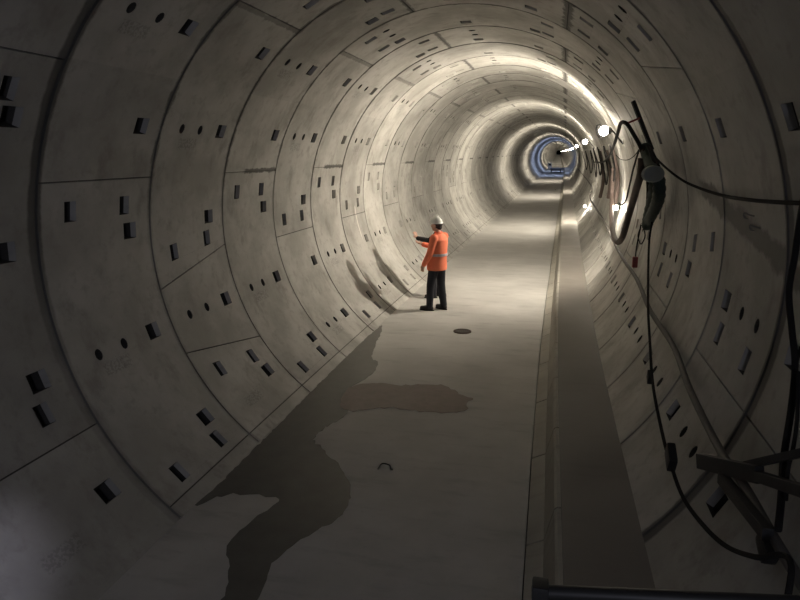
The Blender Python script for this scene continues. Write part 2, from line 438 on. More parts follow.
while yy < 800:
    for lo, hi, nm in SPLIT:
        n = math.ceil((hi - lo) / 4); tone = random.uniform(.92, 1.06)
        for q in range(n):
            t0 = lo + (hi - lo) * q / n; t1 = lo + (hi - lo) * (q + 1) / n
            shells[nm].quad(t0, t1, t0, t1, yy, yy + 3.0, R0, 0, tone)
    yy += 3.0
for nm, sh in shells.items():
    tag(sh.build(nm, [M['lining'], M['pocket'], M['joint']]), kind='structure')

# ------------------------------------------------------------------ floor, kerb, walkway
ZF, ZW = -2.16, -1.80
YB, YE = -6.0, 800.0
def strip_prism(bm, prof, y0, y1):
    n = len(prof); ys = [y0] + [y for y in range(6, int(YE), 3) if y0 < y < y1] + [y1]
    rings = [[bm.verts.new((x + off(y), y, z + offz(y))) for x, z in prof] for y in ys]
    for a, b in zip(rings, rings[1:]):
        for k in range(n): bm.faces.new((a[k], a[(k + 1) % n], b[(k + 1) % n], b[k]))
    bm.faces.new(rings[0][::-1]); bm.faces.new(rings[-1])
bm = BM(); strip_prism(bm, [(-1.64, ZF), (1.205, ZF), (1.205, ZF - .3), (-1.2, ZF - .3)], YB, YE)
tag(obj('floor', bm, M['floor'], smooth=False), kind='structure')
bm = BM()
y = YB + 0.05
while y < YE:
    L = 1.5 if y < 70 else 50.0
    strip_prism(bm, [(1.215, ZF - .04), (1.215, ZF + .006), (1.345, ZF + .07), (1.41, ZW - .02), (1.43, ZW), (1.46, ZW), (1.46, ZF - .3), (1.215, ZF - .3)], y + .011, y + L - .011)
    y += L
tag(obj('trim_1', bm, M['kerb'], smooth=False), kind='structure')
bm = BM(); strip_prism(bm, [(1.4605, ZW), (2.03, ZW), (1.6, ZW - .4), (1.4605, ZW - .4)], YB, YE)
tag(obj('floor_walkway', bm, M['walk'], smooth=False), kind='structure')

# ------------------------------------------------------------------ damp patches on the floor
def patch(name, pts, mat, z, label, cat):
    rnd = random.Random(len(pts)); P = []
    n = len(pts)
    for i in range(n):
        a, b = Vector(pts[i]), Vector(pts[(i + 1) % n]); p0, p3 = Vector(pts[i - 1]), Vector(pts[(i + 2) % n])
        m_ = max(2, int((b - a).length / 0.06))
        for j in range(m_):
            t = j / m_
            q = 0.5 * ((2 * a) + (b - p0) * t + (2 * p0 - 5 * a + 4 * b - p3) * t * t + (3 * a - p0 - 3 * b + p3) * t ** 3)
            P.append((q[0] + rnd.uniform(-.012, .012), q[1] + rnd.uniform(-.03, .03)))
    bm = BM()
    top = [bm.verts.new((x, y, z + .003)) for x, y in P]; bot = [bm.verts.new((x, y, z + .0006)) for x, y in P]
    bm.faces.new(top)
    for k in range(len(P)):
        l = (k + 1) % len(P); bm.faces.new((bot[k], bot[l], top[l], top[k]))
    bmesh.ops.triangulate(bm, faces=[f for f in bm.faces if len(f.verts) > 4])
    return tag(obj(name, bm, mat, smooth=False), label, cat)
patch('puddle', [(-1.55,10.6),(-1.44,10.27),(-1.33,9.51),(-1.22,8.9),(-1.06,8.6),(-1.02,8.1),(-1.16,7.5),(-1.05,7.05),(-0.93,6.75),(-1.05,6.3),(-1.07,6.0),(-0.86,5.75),(-0.56,5.4),(-0.35,5.0),(-0.34,4.6),(-0.52,4.25),(-0.62,3.9),(-0.56,3.55),(-0.55,3.1),(-0.78,3.1),(-0.80,3.5),(-0.92,3.82),(-1.06,4.05),(-1.02,4.4),(-0.95,4.75),(-1.30,4.78),(-1.50,4.66),(-1.60,4.5),(-1.59,4.9),(-1.59,6.0),(-1.60,7.5),(-1.60,9.0)],
      M['wet'], ZF, 'long dark wet patch winding along the left edge of the concrete floor', 'puddle')
patch('mud_stain', [(-1.17,7.55),(-0.9,7.78),(-0.52,7.8),(-0.01,7.93),(0.30,7.62),(0.46,7.55),(0.40,7.35),(0.42,7.12),(0.01,6.97),(-0.48,7.02),(-0.92,6.8),(-1.1,7.0)],
      M['rust'], ZF + .003, 'reddish brown damp stain running across the floor from the wet patch', 'stain')
bm = BM(); lathe(bm, [(0.0, .0), (0.155, .0), (0.155, .012), (0.125, .016), (0.12, .006), (0.0, .006)][1:], 28)
t = empty('floor_drain', (-0.08, 10.6, ZF), 'small round rusty drain set in the floor near the two people', 'drain')
obj('drain_rim', bm, M['drain'], t)
bm = BM()
for k in range(-3, 4): box(bm, (k * .032, 0, .012), (.012, 2 * math.sqrt(max(.0001, .115 ** 2 - (k * .032) ** 2)), .008))
obj('grating', bm, M['darksteel'], t, smooth=False)
bm = BM(); tube(bm, [(-.05, .0, .006), (-.03, .09, .02), (.04, .1, .008), (.07, .03, .007), (.1, -.02, .03)], .006, 6)
o = tag(obj('wire_scrap', bm, M['black']), 'tiny curl of dark wire lying alone on the open floor', 'wire'); o.location = (-0.18, 5.49, ZF)
bm = BM(); lathe(bm, [(.05, 0), (.055, .015), (.03, .025)], 10)
o = tag(obj('stone', bm, M['drain']), 'tiny dark pebble on the far floor beside the kerb line', 'stone'); o.location = (0.78 + off(55), 55, ZF + offz(55))

# ------------------------------------------------------------------ lamps along the right hand wall
def lamp(Y, blue=False, label='', big=1.0, z=1.25, x=2.16):
    t = empty('bulkhead_lamp', (x + off(Y), Y, z + offz(Y)), label, 'lamp', None)
    rx = Matrix.Rotation(-PI / 2, 4, 'Y')                               # lathe axis -> -X
    bm = BM(); prof = [(.092 * math.sin(q_), .092 * (1 - math.cos(q_))) for q_ in [PI * q / 12 for q in range(1, 12)]]
    lathe(bm, prof, 20, Matrix.Translation((.06, 0, 0)) @ rx)
    obj('globe', bm, M['globe_blue'] if blue else M['globe_warm'], t)
    bm = BM(); lathe(bm, [(.06, -.02), (.065, -.02), (.065, .03), (.03, .06)], 18, Matrix.Translation((.055, 0, 0)) @ Matrix.Rotation(PI / 2, 4, 'Y'))
    obj('lamp_holder', bm, M['darksteel'], t)
    # round flood panel on the far side of the globe, turned across and down the tunnel
    n_ = Vector(PANEL_DIR).normalized(); m4 = Matrix.Translation((-.10, .22, .0)) @ n_.to_track_quat('Z', 'X').to_matrix().to_4x4()
    bm = BM(); lathe(bm, [(.13, .008), (.135, .016), (.135, -.03), (.09, -.05), (.05, -.07)], 28, m4)
    obj('flood_housing', bm, M['darksteel'], t)
    bm = BM(); lathe(bm, [(.12, .010), (.12, .014), (.08, .020), (.02, .022)], 28, m4)
    obj('flood_glass', bm, M['glow_blue'] if blue else M['glow_warm'], t)
    bm = BM(); xr = math.sqrt(R0 ** 2 - (z - .25) ** 2) - x
    tube(bm, [(.1, 0, 0), (.14, 0, -.02), (xr - .02, 0, -.25)], .014, 6, 4)
    tube(bm, [(.11, 0, -.01), (.13, .12, -.01), (-.05, .22, .01)], .012, 6, 4)
    obj('bracket', bm, M['darksteel'], t)
    return t
for k, Y in enumerate(LAMPS):
    names = ['nearest and brightest glowing wall lamp beside the hanging hoses', 'second glowing wall lamp from the nearest, over the drooping cables',
             'third glowing warm lamp in the row on the right wall', 'fourth warm lamp in the row, just before the blue lit stretch']
    lamp(Y, False, names[k])
for Y, nm in zip(BLUE, ['first bluish lamp at the start of the blue lit stretch', 'second bluish lamp beyond the work trolley deep in the tunnel']): lamp(Y, True, nm)
for Y, nm in zip(FARL, ['tiny warm lamp just beyond the blue lit stretch', 'tiny warm lamp, second beyond the blue stretch', 'tiny warm lamp, third beyond the blue stretch', 'tiny warm lamp, fourth beyond the blue stretch', 'tiny warm lamp, fifth beyond the blue stretch', 'tiny warm lamp, sixth beyond the blue stretch', 'tiny warm lamp, seventh beyond the blue stretch', 'last but one warm lamp near the dark centre of the tunnel', 'most distant warm lamp at the vanishing end']): lamp(Y, False, nm)

def low_lamp(x, Y, z, label):
    t = empty('globe_lamp', (x + off(Y), Y, z), label, 'lamp')
    bm = BM(); lathe(bm, [(  .05 * math.sin(q_), .05 * (1 - math.cos(q_))) for q_ in [PI * q / 10 for q in range(1, 10)]], 18, Matrix.Translation((.02, 0, 0)) @ Matrix.Rotation(-PI / 2, 4, 'Y'))
    obj('globe', bm, M['globe_low'], t)
    bm = BM(); lathe(bm, [(.045, -.01), (.05, -.01), (.05, .03), (.02, .05)], 16, Matrix.Translation((.02, 0, 0)) @ Matrix.Rotation(PI / 2, 4, 'Y'))
    obj('lamp_holder', bm, M['darksteel'], t)
low_lamp(2.585, 14.55, -.30, 'small low wall lamp hidden behind the brown hose loop')
low_lamp(2.31, 26.0, -1.15, 'small low lamp where the right wall meets the walkway')

# ------------------------------------------------------------------ trolley far down the tunnel
t = empty('work_trolley', (0.1 + off(100), 103, ZF + offz(103)), 'pale flat work trolley with a white cab far down the blue lit tunnel', 'trolley')
bm = BM(); box(bm, (0.25, 0, .55), (2.0, 3.2, .22), bevel=.03); obj('deck', bm, M['bluepaint'], t, False)
bm = BM(); box(bm, (-.85, 0, .95), (.55, 1.2, .9), bevel=.08); obj('cab', bm, M['white'], t, False)
bm = BM(); box(bm, (-.85, -.61, 1.15), (.4, .02, .3)); obj('window', bm, M['darksteel'], t, False)
for sx in (-.6, .8):
    for sy in (-1.2, 1.2):
        bm = BM(); lathe(bm, [(.2, -.06), (.22, -.03), (.22, .03), (.2, .06)], 16, Matrix.Translation((sx, sy, .22)) @ Matrix.Rotation(PI / 2, 4, 'Y'))
        obj('wheel', bm, M['black'], t)
bm = BM()
box(bm, (.1, 0, .36), (1.5, 2.6, .18), bevel=.02)
obj('chassis', bm, M['darksteel'], t, False)

# ------------------------------------------------------------------ hoses and cables on the right hand wall
def cable(name, pts, r, mat, label, cat='cable', seg=10, group=None, corr=0.0, n=8):
    bm = BM(); tube(bm, pts, r, seg, n, corr=corr)
    return tag(obj(name, bm, M[mat]), label, cat, group)
cable('supply_hose', [(2.575 + off(60), 60, -.42), (2.575 + off(50), 50, -.45), (2.575 + off(40), 40, -.45), (2.56 + off(28), 28, -.50), (2.829, 26.246, -0.846), (2.654, 17.723, -0.824), (2.505, 11.735, -0.858), (2.49,9.2,-.86), (2.435, 7.512, -0.906), (2.46,6.2,-.94), (2.393, 5.069, -0.965), (2.366, 4.027, -0.976), (2.348, 3.444, -0.915), (2.333, 2.920, -0.898), (2.38,2.4,-.96), (2.4, 1.0, -.98), (2.4,-2.0,-.98)],
      .026, 'greyhose', 'thick dusty grey hose running low along the whole right wall', 'hose', 12)
cable('drop_cable', [(2.516, 8.457, -0.003), (2.528, 8.619, -0.311), (2.409, 7.546, -0.798), (2.310, 6.534, -1.039), (2.237, 5.747, -1.183), (2.200, 4.966, -1.289), (2.179, 4.437, -1.306), (2.172, 3.979, -1.297), (2.196, 3.563, -1.235), (2.224, 3.220, -1.141), (2.230, 2.830, -0.941), (2.270, 2.574, -0.780), (2.2,2.3,-.95), (2.2,1.6,-.9)],
      .013, 'black', 'black cable dropping from the green bundle and curving towards the front', 'cable', 8)
cable('looped_hose', [(2.591, 14.706, 0.508), (2.632, 15.180, -0.072), (2.511, 13.398, -0.558), (2.422, 11.550, -0.642), (2.415, 10.628, -0.476), (2.434, 10.125, -0.068), (2.388, 9.182, 0.349), (2.339, 8.454, 0.604), (2.330, 8.401, 0.772)],
      .048, 'brownhose', 'heavy brown hose hanging in a U shaped loop before the lamp', 'hose', 14)
cable('arched_cable', [(2.747, 23.424, 0.557), (2.622, 18.264, 0.615), (2.451, 14.479, 0.781), (2.276, 11.559, 0.967), (2.153, 9.708, 1.120), (2.097, 8.808, 1.202), (2.112, 8.255, 1.165), (2.200, 8.250, 1.038), (2.300, 8.431, 0.914), (2.374, 8.561, 0.771)],
      .024, 'black', 'black cable arching in an upside down V above the hose loop', 'cable', 10)
cable('thin_wire', [(2.454, 13.008, 0.803), (2.462, 12.302, 0.734), (2.440, 10.995, 0.727), (2.402, 9.813, 0.792), (2.355, 8.856, 0.894)], .007, 'black', 'thin dark wire sagging between arched cable and green bundle', 'wire', 6)
cable('hooked_wire', [(2.587, 13.149, -0.104), (2.573, 12.473, -0.093), (2.538, 11.585, 0.057), (2.513, 11.081, 0.283), (2.445, 10.160, 0.590), (2.365, 9.024, 0.870)], .013, 'black', 'short black wire with hooked end crossing the brown hose loop', 'wire', 8)
cable('sagging_cable', [(2.415, 8.578, 0.867), (2.498, 7.830, 0.687), (2.565, 7.101, 0.561), (2.592, 6.301, 0.511), (2.593, 5.498, 0.498), (2.569, 4.756, 0.517), (2.564, 4.245, 0.539), (2.559, 3.837, 0.562), (2.55,3.2,.60), (2.5,2.0,.6), (2.5,-1,.6)],
      .013, 'black', 'thin dark cable sagging from the bundle to the right along the wall', 'cable', 8)
cable('side_cable', [(2.419, 3.285, 1.006), (2.477, 3.521, 0.789), (2.529, 3.714, 0.509), (2.564, 3.822, 0.285), (2.579, 3.878, 0.069), (2.577, 3.756, -0.117), (2.566, 3.616, -0.272), (2.526, 3.476, -0.473), (2.465, 3.315, -0.654), (2.403, 3.105, -0.793), (2.348, 2.942, -0.859)],
      .017, 'black', 'black cable hanging down the near right wall past the steel arms', 'cable', 8)
cable('twin_cable', [(2.545, 3.498, -0.272), (2.506, 3.333, -0.470), (2.473, 3.242, -0.581), (2.440, 3.176, -0.668), (2.402, 3.049, -0.761)], .010, 'black', 'short thin cable just right of the long black hanging cable', 'cable', 8)
# drooping cables between the lamps beyond the hoses
for k, (Ya, Yb, z, sag) in enumerate([(13.9, 16.2, 1.0, .75), (16.4, 19.0, .95, .9), (19.3, 22.2, 1.0, .8), (22.4, 25.0, .95, .9), (25.4, 31.4, .95, .9), (31.6, 38, .95, .9)]):
    pts = []
    for q in range(7):
        f = q / 6; zz = z - sag * (1 - (2 * f - 1) ** 2)
        pts.append((math.sqrt(2.51 ** 2 - zz ** 2) + off(Ya + (Yb - Ya) * f), Ya + (Yb - Ya) * f, zz))
    nm = ['first drooping cable beyond the hose loop, nearest of the swags', 'second drooping cable swag beyond the hose loop', 'third drooping cable swag on the right wall', 'fourth drooping cable swag on the right wall', 'fifth drooping cable swag, long and distant', 'farthest drooping cable swag on the right wall'][k]
    cable('drooping_cable', pts, .02, 'black', nm, 'cable', 8, 'cable swags between the wall lamps')
for k, (Y, z0, z1) in enumerate([(15.3, .95, -.35), (17.6, .9, -.3), (21.0, .9, -.5)]):
    pts = [(math.sqrt(2.61 ** 2 - (z0 + (z1 - z0) * q / 4) ** 2) + off(Y), Y + .1 * math.sin(q * 2.1), z0 + (z1 - z0) * q / 4) for q in range(5)]
    cable('hanging_hose', pts, .05, 'brownhose', ['brown hose hanging straight down just beyond the nearest lamp', 'brown hose hanging down before the second lamp', 'brown hose hanging down beyond the second lamp'][k], 'hose', 10)

# bundle with tape, junction disc and netting
c0 = Vector((2.408, 7.867, 0.553))
t = empty('cable_bundle', c0, 'dark green wrapped bundle of cables hanging on the right wall', 'cable bundle')
def loc(p): return Vector(p) - c0
bm = BM()
tube(bm, [loc((2.374, 8.546, 0.891)), loc((2.416, 8.236, 0.692)), loc((2.435, 7.964, 0.527)), loc((2.487, 8.347, 0.298)), loc((2.529, 8.839, 0.049)), loc((2.560, 9.143, -0.124))], .075, 14, 5, corr=.12)
tube(bm, [loc((2.353, 7.899, 0.752)), loc((2.358, 7.258, 0.574)), loc((2.395, 7.339, 0.393)), loc((2.452, 7.901, 0.212)), loc((2.519, 8.730, -0.005))], .07, 12, 5, corr=.14)
obj('wrapping', bm, M['green'], t)
for pts_, dr in [
    ([(2.343, 8.455, 0.914), (2.381, 8.273, 0.633), (2.444, 8.470, 0.326), (2.489, 8.806, 0.039)], 0.020),
    ([(2.341, 8.021, 0.909), (2.370, 7.449, 0.651), (2.430, 7.630, 0.376), (2.483, 8.275, 0.087)], 0.022),
    ([(2.341, 7.900, 0.907), (2.367, 7.236, 0.656), (2.427, 7.411, 0.389), (2.481, 8.128, 0.100)], 0.014),
]:
    bm = BM(); tube(bm, [loc(p) for p in pts_], dr, 8, 5)
    obj('cable_strand', bm, M['black'], t)
bm = BM(); lathe(bm, [(.0001, -.03), (.10, -.03), (.11, -.02), (.11, .02), (.09, .035), (.0001, .035)], 20, Matrix.Translation(loc((2.249, 6.874, 0.625))) @ Matrix.Rotation(PI / 2, 4, 'X') @ Matrix.Rotation(.5, 4, 'Y') @ Matrix.Diagonal((1.1, .75, 1, 1)))
obj('junction_disc', bm, M['paleplastic'], t)
bm = BM(); tube(bm, [loc((2.521, 9.422, -0.155)), loc((2.509, 9.540, -0.309)), loc((2.496, 9.092, -0.363)), loc((2.510, 8.891, -0.230)), loc((2.520, 9.224, -0.134))], .008, 6, 6)
obj('wire_loop', bm, M['black'], t)
# plug hanging on its own lead
p0 = Vector((2.445, 9.144, -0.619))
t = empty('power_plug', p0, 'small dull red plug dangling on a thin lead below the bundle', 'plug')
bm = BM(); box(bm, (0, 0, 0), (.07, .08, .15), bevel=.018); obj('plug_body', bm, M['redplug'], t)
bm = BM(); tube(bm, [Vector((0, 0, .07)), Vector((2.490, 9.429, -0.422)) - p0, Vector((2.522, 9.437, -0.143)) - p0], .009, 6, 5); obj('lead', bm, M['black'], t)
# steel bar with cross rod above the bundle
a, b = Vector((2.181, 8.449, 1.439)), Vector((2.469, 8.628, 0.867))
t = empty('wall_rail', b, 'dark steel strip slanting up the right wall above the bundle', 'steel strip')
bm = BM(); beam(bm, a - b, Vector((0, 0, 0)), .03, .05); obj('strip', bm, M['darksteel'], t, False)
bm = BM(); tube(bm, [Vector((2.248, 8.214, 1.230)) - b, Vector((2.128, 8.306, 1.179)) - b], .012, 6, 0); obj('cross_rod', bm, M['redplug'], t)
# steel arms on the near right wall
c1 = Vector((2.337, 3.606, -0.888))
t = empty('steel_arm', c1, 'dark flat steel arm assembly sticking out of the near right wall', 'bracket')
bm = BM(); beam(bm, Vector((2.238, 3.940, -1.022)) - c1, Vector((2.374, 3.331, -0.783)) - c1, .05, .09); obj('plate', bm, M['darksteel'], t, False)
bm = BM(); beam(bm, Vector((2.356, 3.451, -0.836)) - c1, Vector((2.441, 2.862, -0.626)) - c1, .05, .055); obj('arm', bm, M['darksteel'], t, False)
bm = BM(); beam(bm, Vector((2.353, 3.548, -0.845)) - c1, Vector((2.491, 3.050, -0.498)) - c1, .04, .04); obj('arm', bm, M['darksteel'], t, False)
bm = BM(); beam(bm, Vector((2.284, 3.628, -0.967)) - c1, Vector((2.300, 2.914, -0.874)) - c1, .05, .06); obj('strut', bm, M['darksteel'], t, False)
c2 = Vector((2.171, 4.425, -1.240))
bm = BM(); box(bm, (0, 0, 0), (.06, .16, .13), Matrix.Rotation(.5, 3, 'X'), .02)
o = tag(obj('cable_clamp', bm, M['darksteel']), 'dark block clamped on the dropping black cable', 'clamp'); o.location = c2
c2 = Vector((2.262, 6.083, -1.223))
bm = BM(); box(bm, (0, 0, 0), (.05, .10, .10), Matrix.Rotation(.5, 3, 'X'), .015)
o = tag(obj('cable_clip', bm, M['darksteel']), 'small dark clip higher up on the dropping black cable', 'clip'); o.location = c2
c3 = Vector((2.315, 2.939, -0.944))
bm = BM(); box(bm, (0, 0, 0), (.07, .13, .11), Matrix.Rotation(.5, 3, 'X'), .02)
o = tag(obj('cable_box', bm, M['darksteel']), 'black box at the foot of the steel strut on the near right wall', 'box'); o.location = c3
# little eye hooks in the slurry smear
for k, (pp, lb) in enumerate((((2.610, 4.907, 0.397), 'small shiny upper hook in the right wall'), ((2.620, 4.775, 0.328), 'small shiny lower hook in the right wall'))):
    bm = BM(); tube(bm, [(.04, 0, 0), (0, 0, .01), (-.02, .015, .02), (-.02, .03, 0), (-.01, .02, -.02), (0, 0, -.015)], .005, 6, 5)
    o = tag(obj('eye_hook', bm, M['steel']), lb + ' below the sagging cable', 'hook', 'eye hooks'); o.location = pp

# ------------------------------------------------------------------ guard rail at the front
t = empty('guard_rail', (1.25, 1.75, -.50), 'black guard rail crossing the bottom right corner in front', 'railing')
bm = BM(); tube(bm, [(0.012, 0, 0.019), (0.709, -.05, 0.137), (1.159, -.1, 0.137)], .022, 12, 0); obj('top_rail', bm, M['darksteel'], t)
bm = BM(); tube(bm, [(0.034, 0, 0.053), (0.034, 0, -1.2)], .019, 10, 0); obj('post', bm, M['darksteel'], t)
bm = BM(); tube(bm, [(0.784, -.05, 0.019), (0.784, -.05, -1.2)], .019, 10, 0); obj('post', bm, M['darksteel'], t)
bm = BM(); box(bm, (0.034, 0, 0.029), (.05, .06, .05), bevel=.01); obj('clamp', bm, M['darksteel'], t)
bm = BM(); box(bm, (0.434, -.45, -1.23), (1.3, 1.1, .06), bevel=.01); obj('platform_deck', bm, M['darksteel'], t, False)
# ------------------------------------------------------------------ people
def ring_loft(bm, secs, seg=20):
    rings = []
    for (c, rx, ry) in secs:
        rings.append([bm.verts.new((c[0] + rx * math.cos(2 * PI * k / seg), c[1] + ry * math.sin(2 * PI * k / seg), c[2])) for k in range(seg)])
    for a, b in zip(rings, rings[1:]):
        for k in range(seg): bm.faces.new((a[k], a[(k + 1) % seg], b[(k + 1) % seg], b[k]))
    bm.faces.new(rings[0][::-1]); bm.faces.new(rings[-1])
def cap(bm, a, b, ra, rb, seg=14):
    """tapered limb piece with round ends"""
    a, b = Vector(a), Vector(b); d = (b - a); L = d.length; d.normalize()
    prof = []
    for q in range(1, 6): t_ = PI / 2 * q / 5; prof.append((ra * math.sin(t_), -ra * math.cos(t_)))
    for q in range(0, 5): t_ = PI / 2 * q / 5; prof.append((rb * math.cos(t_), L + rb * math.sin(t_)))
    m4 = Matrix.Translation(a) @ d.to_track_quat('Z', 'X').to_matrix().to_4x4()
    lathe(bm, prof, seg, m4)
def chain(bm, pts, rs, seg=14):
    for i in range(len(pts) - 1): cap(bm, pts[i], pts[i + 1], rs[i], rs[i + 1], seg)
def ell(bm, c, r, rot=None):
    v = bmesh.ops.create_uvsphere(bm, u_segments=16, v_segments=10, radius=1.0)['verts']
    bmesh.ops.scale(bm, vec=r, verts=v)
    if rot: bmesh.ops.rotate(bm, cent=(0, 0, 0), matrix=rot, verts=v)
    bmesh.ops.translate(bm, vec=c, verts=v)
def fuse(name, bm, mat, parent, voxel, smooth=3):
    me = bpy.data.meshes.new(name + '_raw'); bmesh.ops.recalc_face_normals(bm, faces=bm.faces); bm.to_mesh(me); bm.free()
    tmp = bpy.data.objects.new(name + '_raw', me); COL.objects.link(tmp)
    m1 = tmp.modifiers.new('r', 'REMESH'); m1.mode = 'VOXEL'; m1.voxel_size = voxel; m1.use_smooth_shade = True
    if smooth: m2 = tmp.modifiers.new('s', 'SMOOTH'); m2.iterations = smooth; m2.factor = .5
    dg = bpy.context.evaluated_depsgraph_get(); dg.update()
    nm = bpy.data.meshes.new_from_object(tmp.evaluated_get(dg)); nm.name = name
    bpy.data.objects.remove(tmp); bpy.data.meshes.remove(me)
    nm.materials.clear()
    nm.polygons.foreach_set('use_smooth', [True] * len(nm.polygons))
    return link(name, nm, mat, parent)
def hand(bm, wrist, dirv, palm_n, spread=.0, curl=.35, side=1):
    """palm and five fingers; dirv along the hand, palm_n out of the palm, thumb on side"""
    d = Vector(dirv).normalized(); n_ = Vector(palm_n); n_ = (n_ - d * n_.dot(d)).normalized(); s = d.cross(n_) * side
    w_ = Vector(wrist)
    for u in (-.027, -.009, .009, .027): cap(bm, w_ + d * .01 + s * u * .7, w_ + d * .085 + s * u, .016, .0135, 8)
    for k, (u, L) in enumerate(((-.030, .058), (-.010, .074), (.010, .080), (.030, .072))):
        p = w_ + d * .085 + s * u; c = curl * (1.15 - .1 * k); dd = d + s * u * spread
        a1 = (dd * math.cos(c * .5) + n_ * math.sin(c * .5)).normalized(); a2 = (dd * math.cos(c * 1.4) + n_ * math.sin(c * 1.4)).normalized()
        a3 = (dd * math.cos(c * 2.2) + n_ * math.sin(c * 2.2)).normalized()
        q1 = p + a1 * L * .45; q2 = q1 + a2 * L * .32; q3 = q2 + a3 * L * .23
        chain(bm, [p, q1, q2, q3], [.0095, .009, .0082, .007], 8)
    p = w_ + d * .025 + s * .024; q1 = p + (d * .7 + s * .75 + n_ * .25).normalized() * .036; q2 = q1 + (d * .9 + s * .3 + n_ * .35).normalized() * .03
    chain(bm, [p, q1, q2, q2 + (d + n_ * .3).normalized() * .016], [.015, .011, .0095, .008], 8)

def person(name, loc_, rz, sc, label, P):
    t = empty(name, loc_, label, 'person'); t.rotation_euler = (0, 0, rz); t.scale = (sc, sc, sc)
    pel = Vector((0, 0, .93)); hd = Vector(P['head'])
    # body
    bm = BM()
    ring_loft(bm, [((0, 0, .84), .09, .14), ((0, 0, .93), .105, .155), ((0, 0, 1.05), .09, .135), ((-.01, 0, 1.2), .105, .155), ((-.02, 0, 1.33), .11, .175), ((-.02, 0, 1.41), .085, .165), ((-.015, 0, 1.46), .06, .09), ((-.01, 0, 1.49), .055, .058)])
    cap(bm, (-.01, 0, 1.45), (hd.x - .02, hd.y, hd.z - .07), .056, .052)
    # head: skull, jaw, nose, ears, brow, lips
    yaw = Matrix.Rotation(P['turn'], 3, 'Z')
    H = lambda x, y, z: hd + yaw @ Vector((x, y, z))
    ell(bm, H(-.012, 0, .025), (.095, .076, .098), yaw); ell(bm, H(.022, 0, -.045), (.066, .056, .070), yaw)
    ell(bm, H(.055, 0, -.088), (.026, .028, .022), yaw); cap(bm, H(.080, 0, .012), H(.100, 0, -.028), .010, .014, 8)
    ell(bm, H(.070, 0, .030), (.022, .052, .012), yaw); ell(bm, H(.079, 0, -.062), (.013, .025, .008), yaw)
    for s in (-1, 1): ell(bm, H(-.005, .077 * s, -.008), (.018, .009, .031), yaw); ell(bm, H(.055, .033 * s, -.02), (.024, .02, .022), yaw)
    for s in ('L', 'R'):
        sh_, el, wr, hdv, pn = P['arm' + s]
        chain(bm, [sh_, el, wr], [.052, .042, .029]); hand(bm, wr, hdv, pn, 3.0, P['curl' + s], P['thumb' + s])
        hip, kn, an, toe = P['leg' + s]
        chain(bm, [hip, kn, an], [.088, .058, .040]); cap(bm, Vector(an) + Vector((-.02, 0, -.04)), toe, .035, .028)
    fuse('body', bm, M['skin'], t, .0065, 2)
    for s in (-1, 1):
        bm = BM(); ell(bm, H(.078, .032 * s, .008), (.010, .013, .008), yaw); obj('eye', bm, M['eye'], t)
    bm = BM(); ell(bm, H(-.022, 0, .03), (.098, .082, .10), yaw); ell(bm, H(-.06, 0, -.03), (.052, .066, .055), yaw)
    fuse('hair', bm, M['hair'], t, .010, 2)
    # jacket
    bm = BM(); J = P['hem']
    ring_loft(bm, [((.015, 0, J), .18, .21), ((.015, 0, J + .05), .185, .21), ((0.01, 0, 1.0), .17, .20), ((-.01, 0, 1.12), .155, .195), ((-.015, 0, 1.25), .155, .205), ((-.025, 0, 1.36), .145, .21), ((-.025, 0, 1.43), .105, .175), ((-.018, 0, 1.475), .075, .10), ((-.01, 0, 1.505), .066, .072)], 28)
    for s in ('L', 'R'):
        sh_, el, wr, hdv, pn = P['arm' + s]; sh_, el, wr = Vector(sh_), Vector(el), Vector(wr)
        chain(bm, [sh_, el, el.lerp(wr, .93)], [.078, .062, .050])
        cap(bm, el.lerp(wr, .80), el.lerp(wr, .95), .050, .050)
        for q in (.35, .62, .85): cap(bm, sh_.lerp(el, q) , sh_.lerp(el, q) + Vector((.004, 0, -.012)), .073 - .012 * q, .070 - .012 * q)   # cloth folds
    j = fuse('jacket', bm, M[P['jacket']], t, .011, 3)
    bm = BM(); tube(bm, [(-.012 + .066 * math.cos(a), .07 * math.sin(a), 1.50 + .006 * math.cos(a)) for a in [2 * PI * q / 16 for q in range(17)]], .014, 8, 2)
    obj('collar', bm, M[P['jacket']], j)
    if P.get('bands'):
        for z0, rx, ry in ((1.085, .1635, .1995), (1.20, .144, .200)):
            bm = BM(); seg = 32
            ra = [[bm.verts.new((-.012 + (rx + o_) * math.cos(2 * PI * k / seg), (ry + o_) * math.sin(2 * PI * k / seg), z)) for k in range(seg)] for z, o_ in ((z0 - .024, -.006), (z0 - .022, .004), (z0 + .022, .004), (z0 + .024, -.006))]
            for q in range(4):
                A, B_ = ra[q], ra[(q + 1) % 4]
                for k in range(seg): bm.faces.new((A[k], A[(k + 1) % seg], B_[(k + 1) % seg], B_[k]))
            if z0 < 1.1: tag(obj('reflective_band', bm, M['silver'], j), 'silver reflective band round the waist')
            else: bm.free()
    # trousers
    bm = BM()
    ring_loft(bm, [((0, 0, .80), .10, .165), ((0, 0, .88), .128, .178), ((0, 0, .97), .125, .172), ((0, 0, 1.02), .118, .165)], 24)
    for s in ('L', 'R'):
        hip, kn, an, toe = [Vector(v) for v in P['leg' + s]]
        chain(bm, [hip, kn, an + Vector((0, 0, .0))], [.108, .078, .066])
        for q in (.15, .55): cap(bm, kn.lerp(an, q), kn.lerp(an, q) + Vector((.006, 0, -.02)), .078, .072)
    fuse('trousers', bm, M['navy'], t, .011, 3)
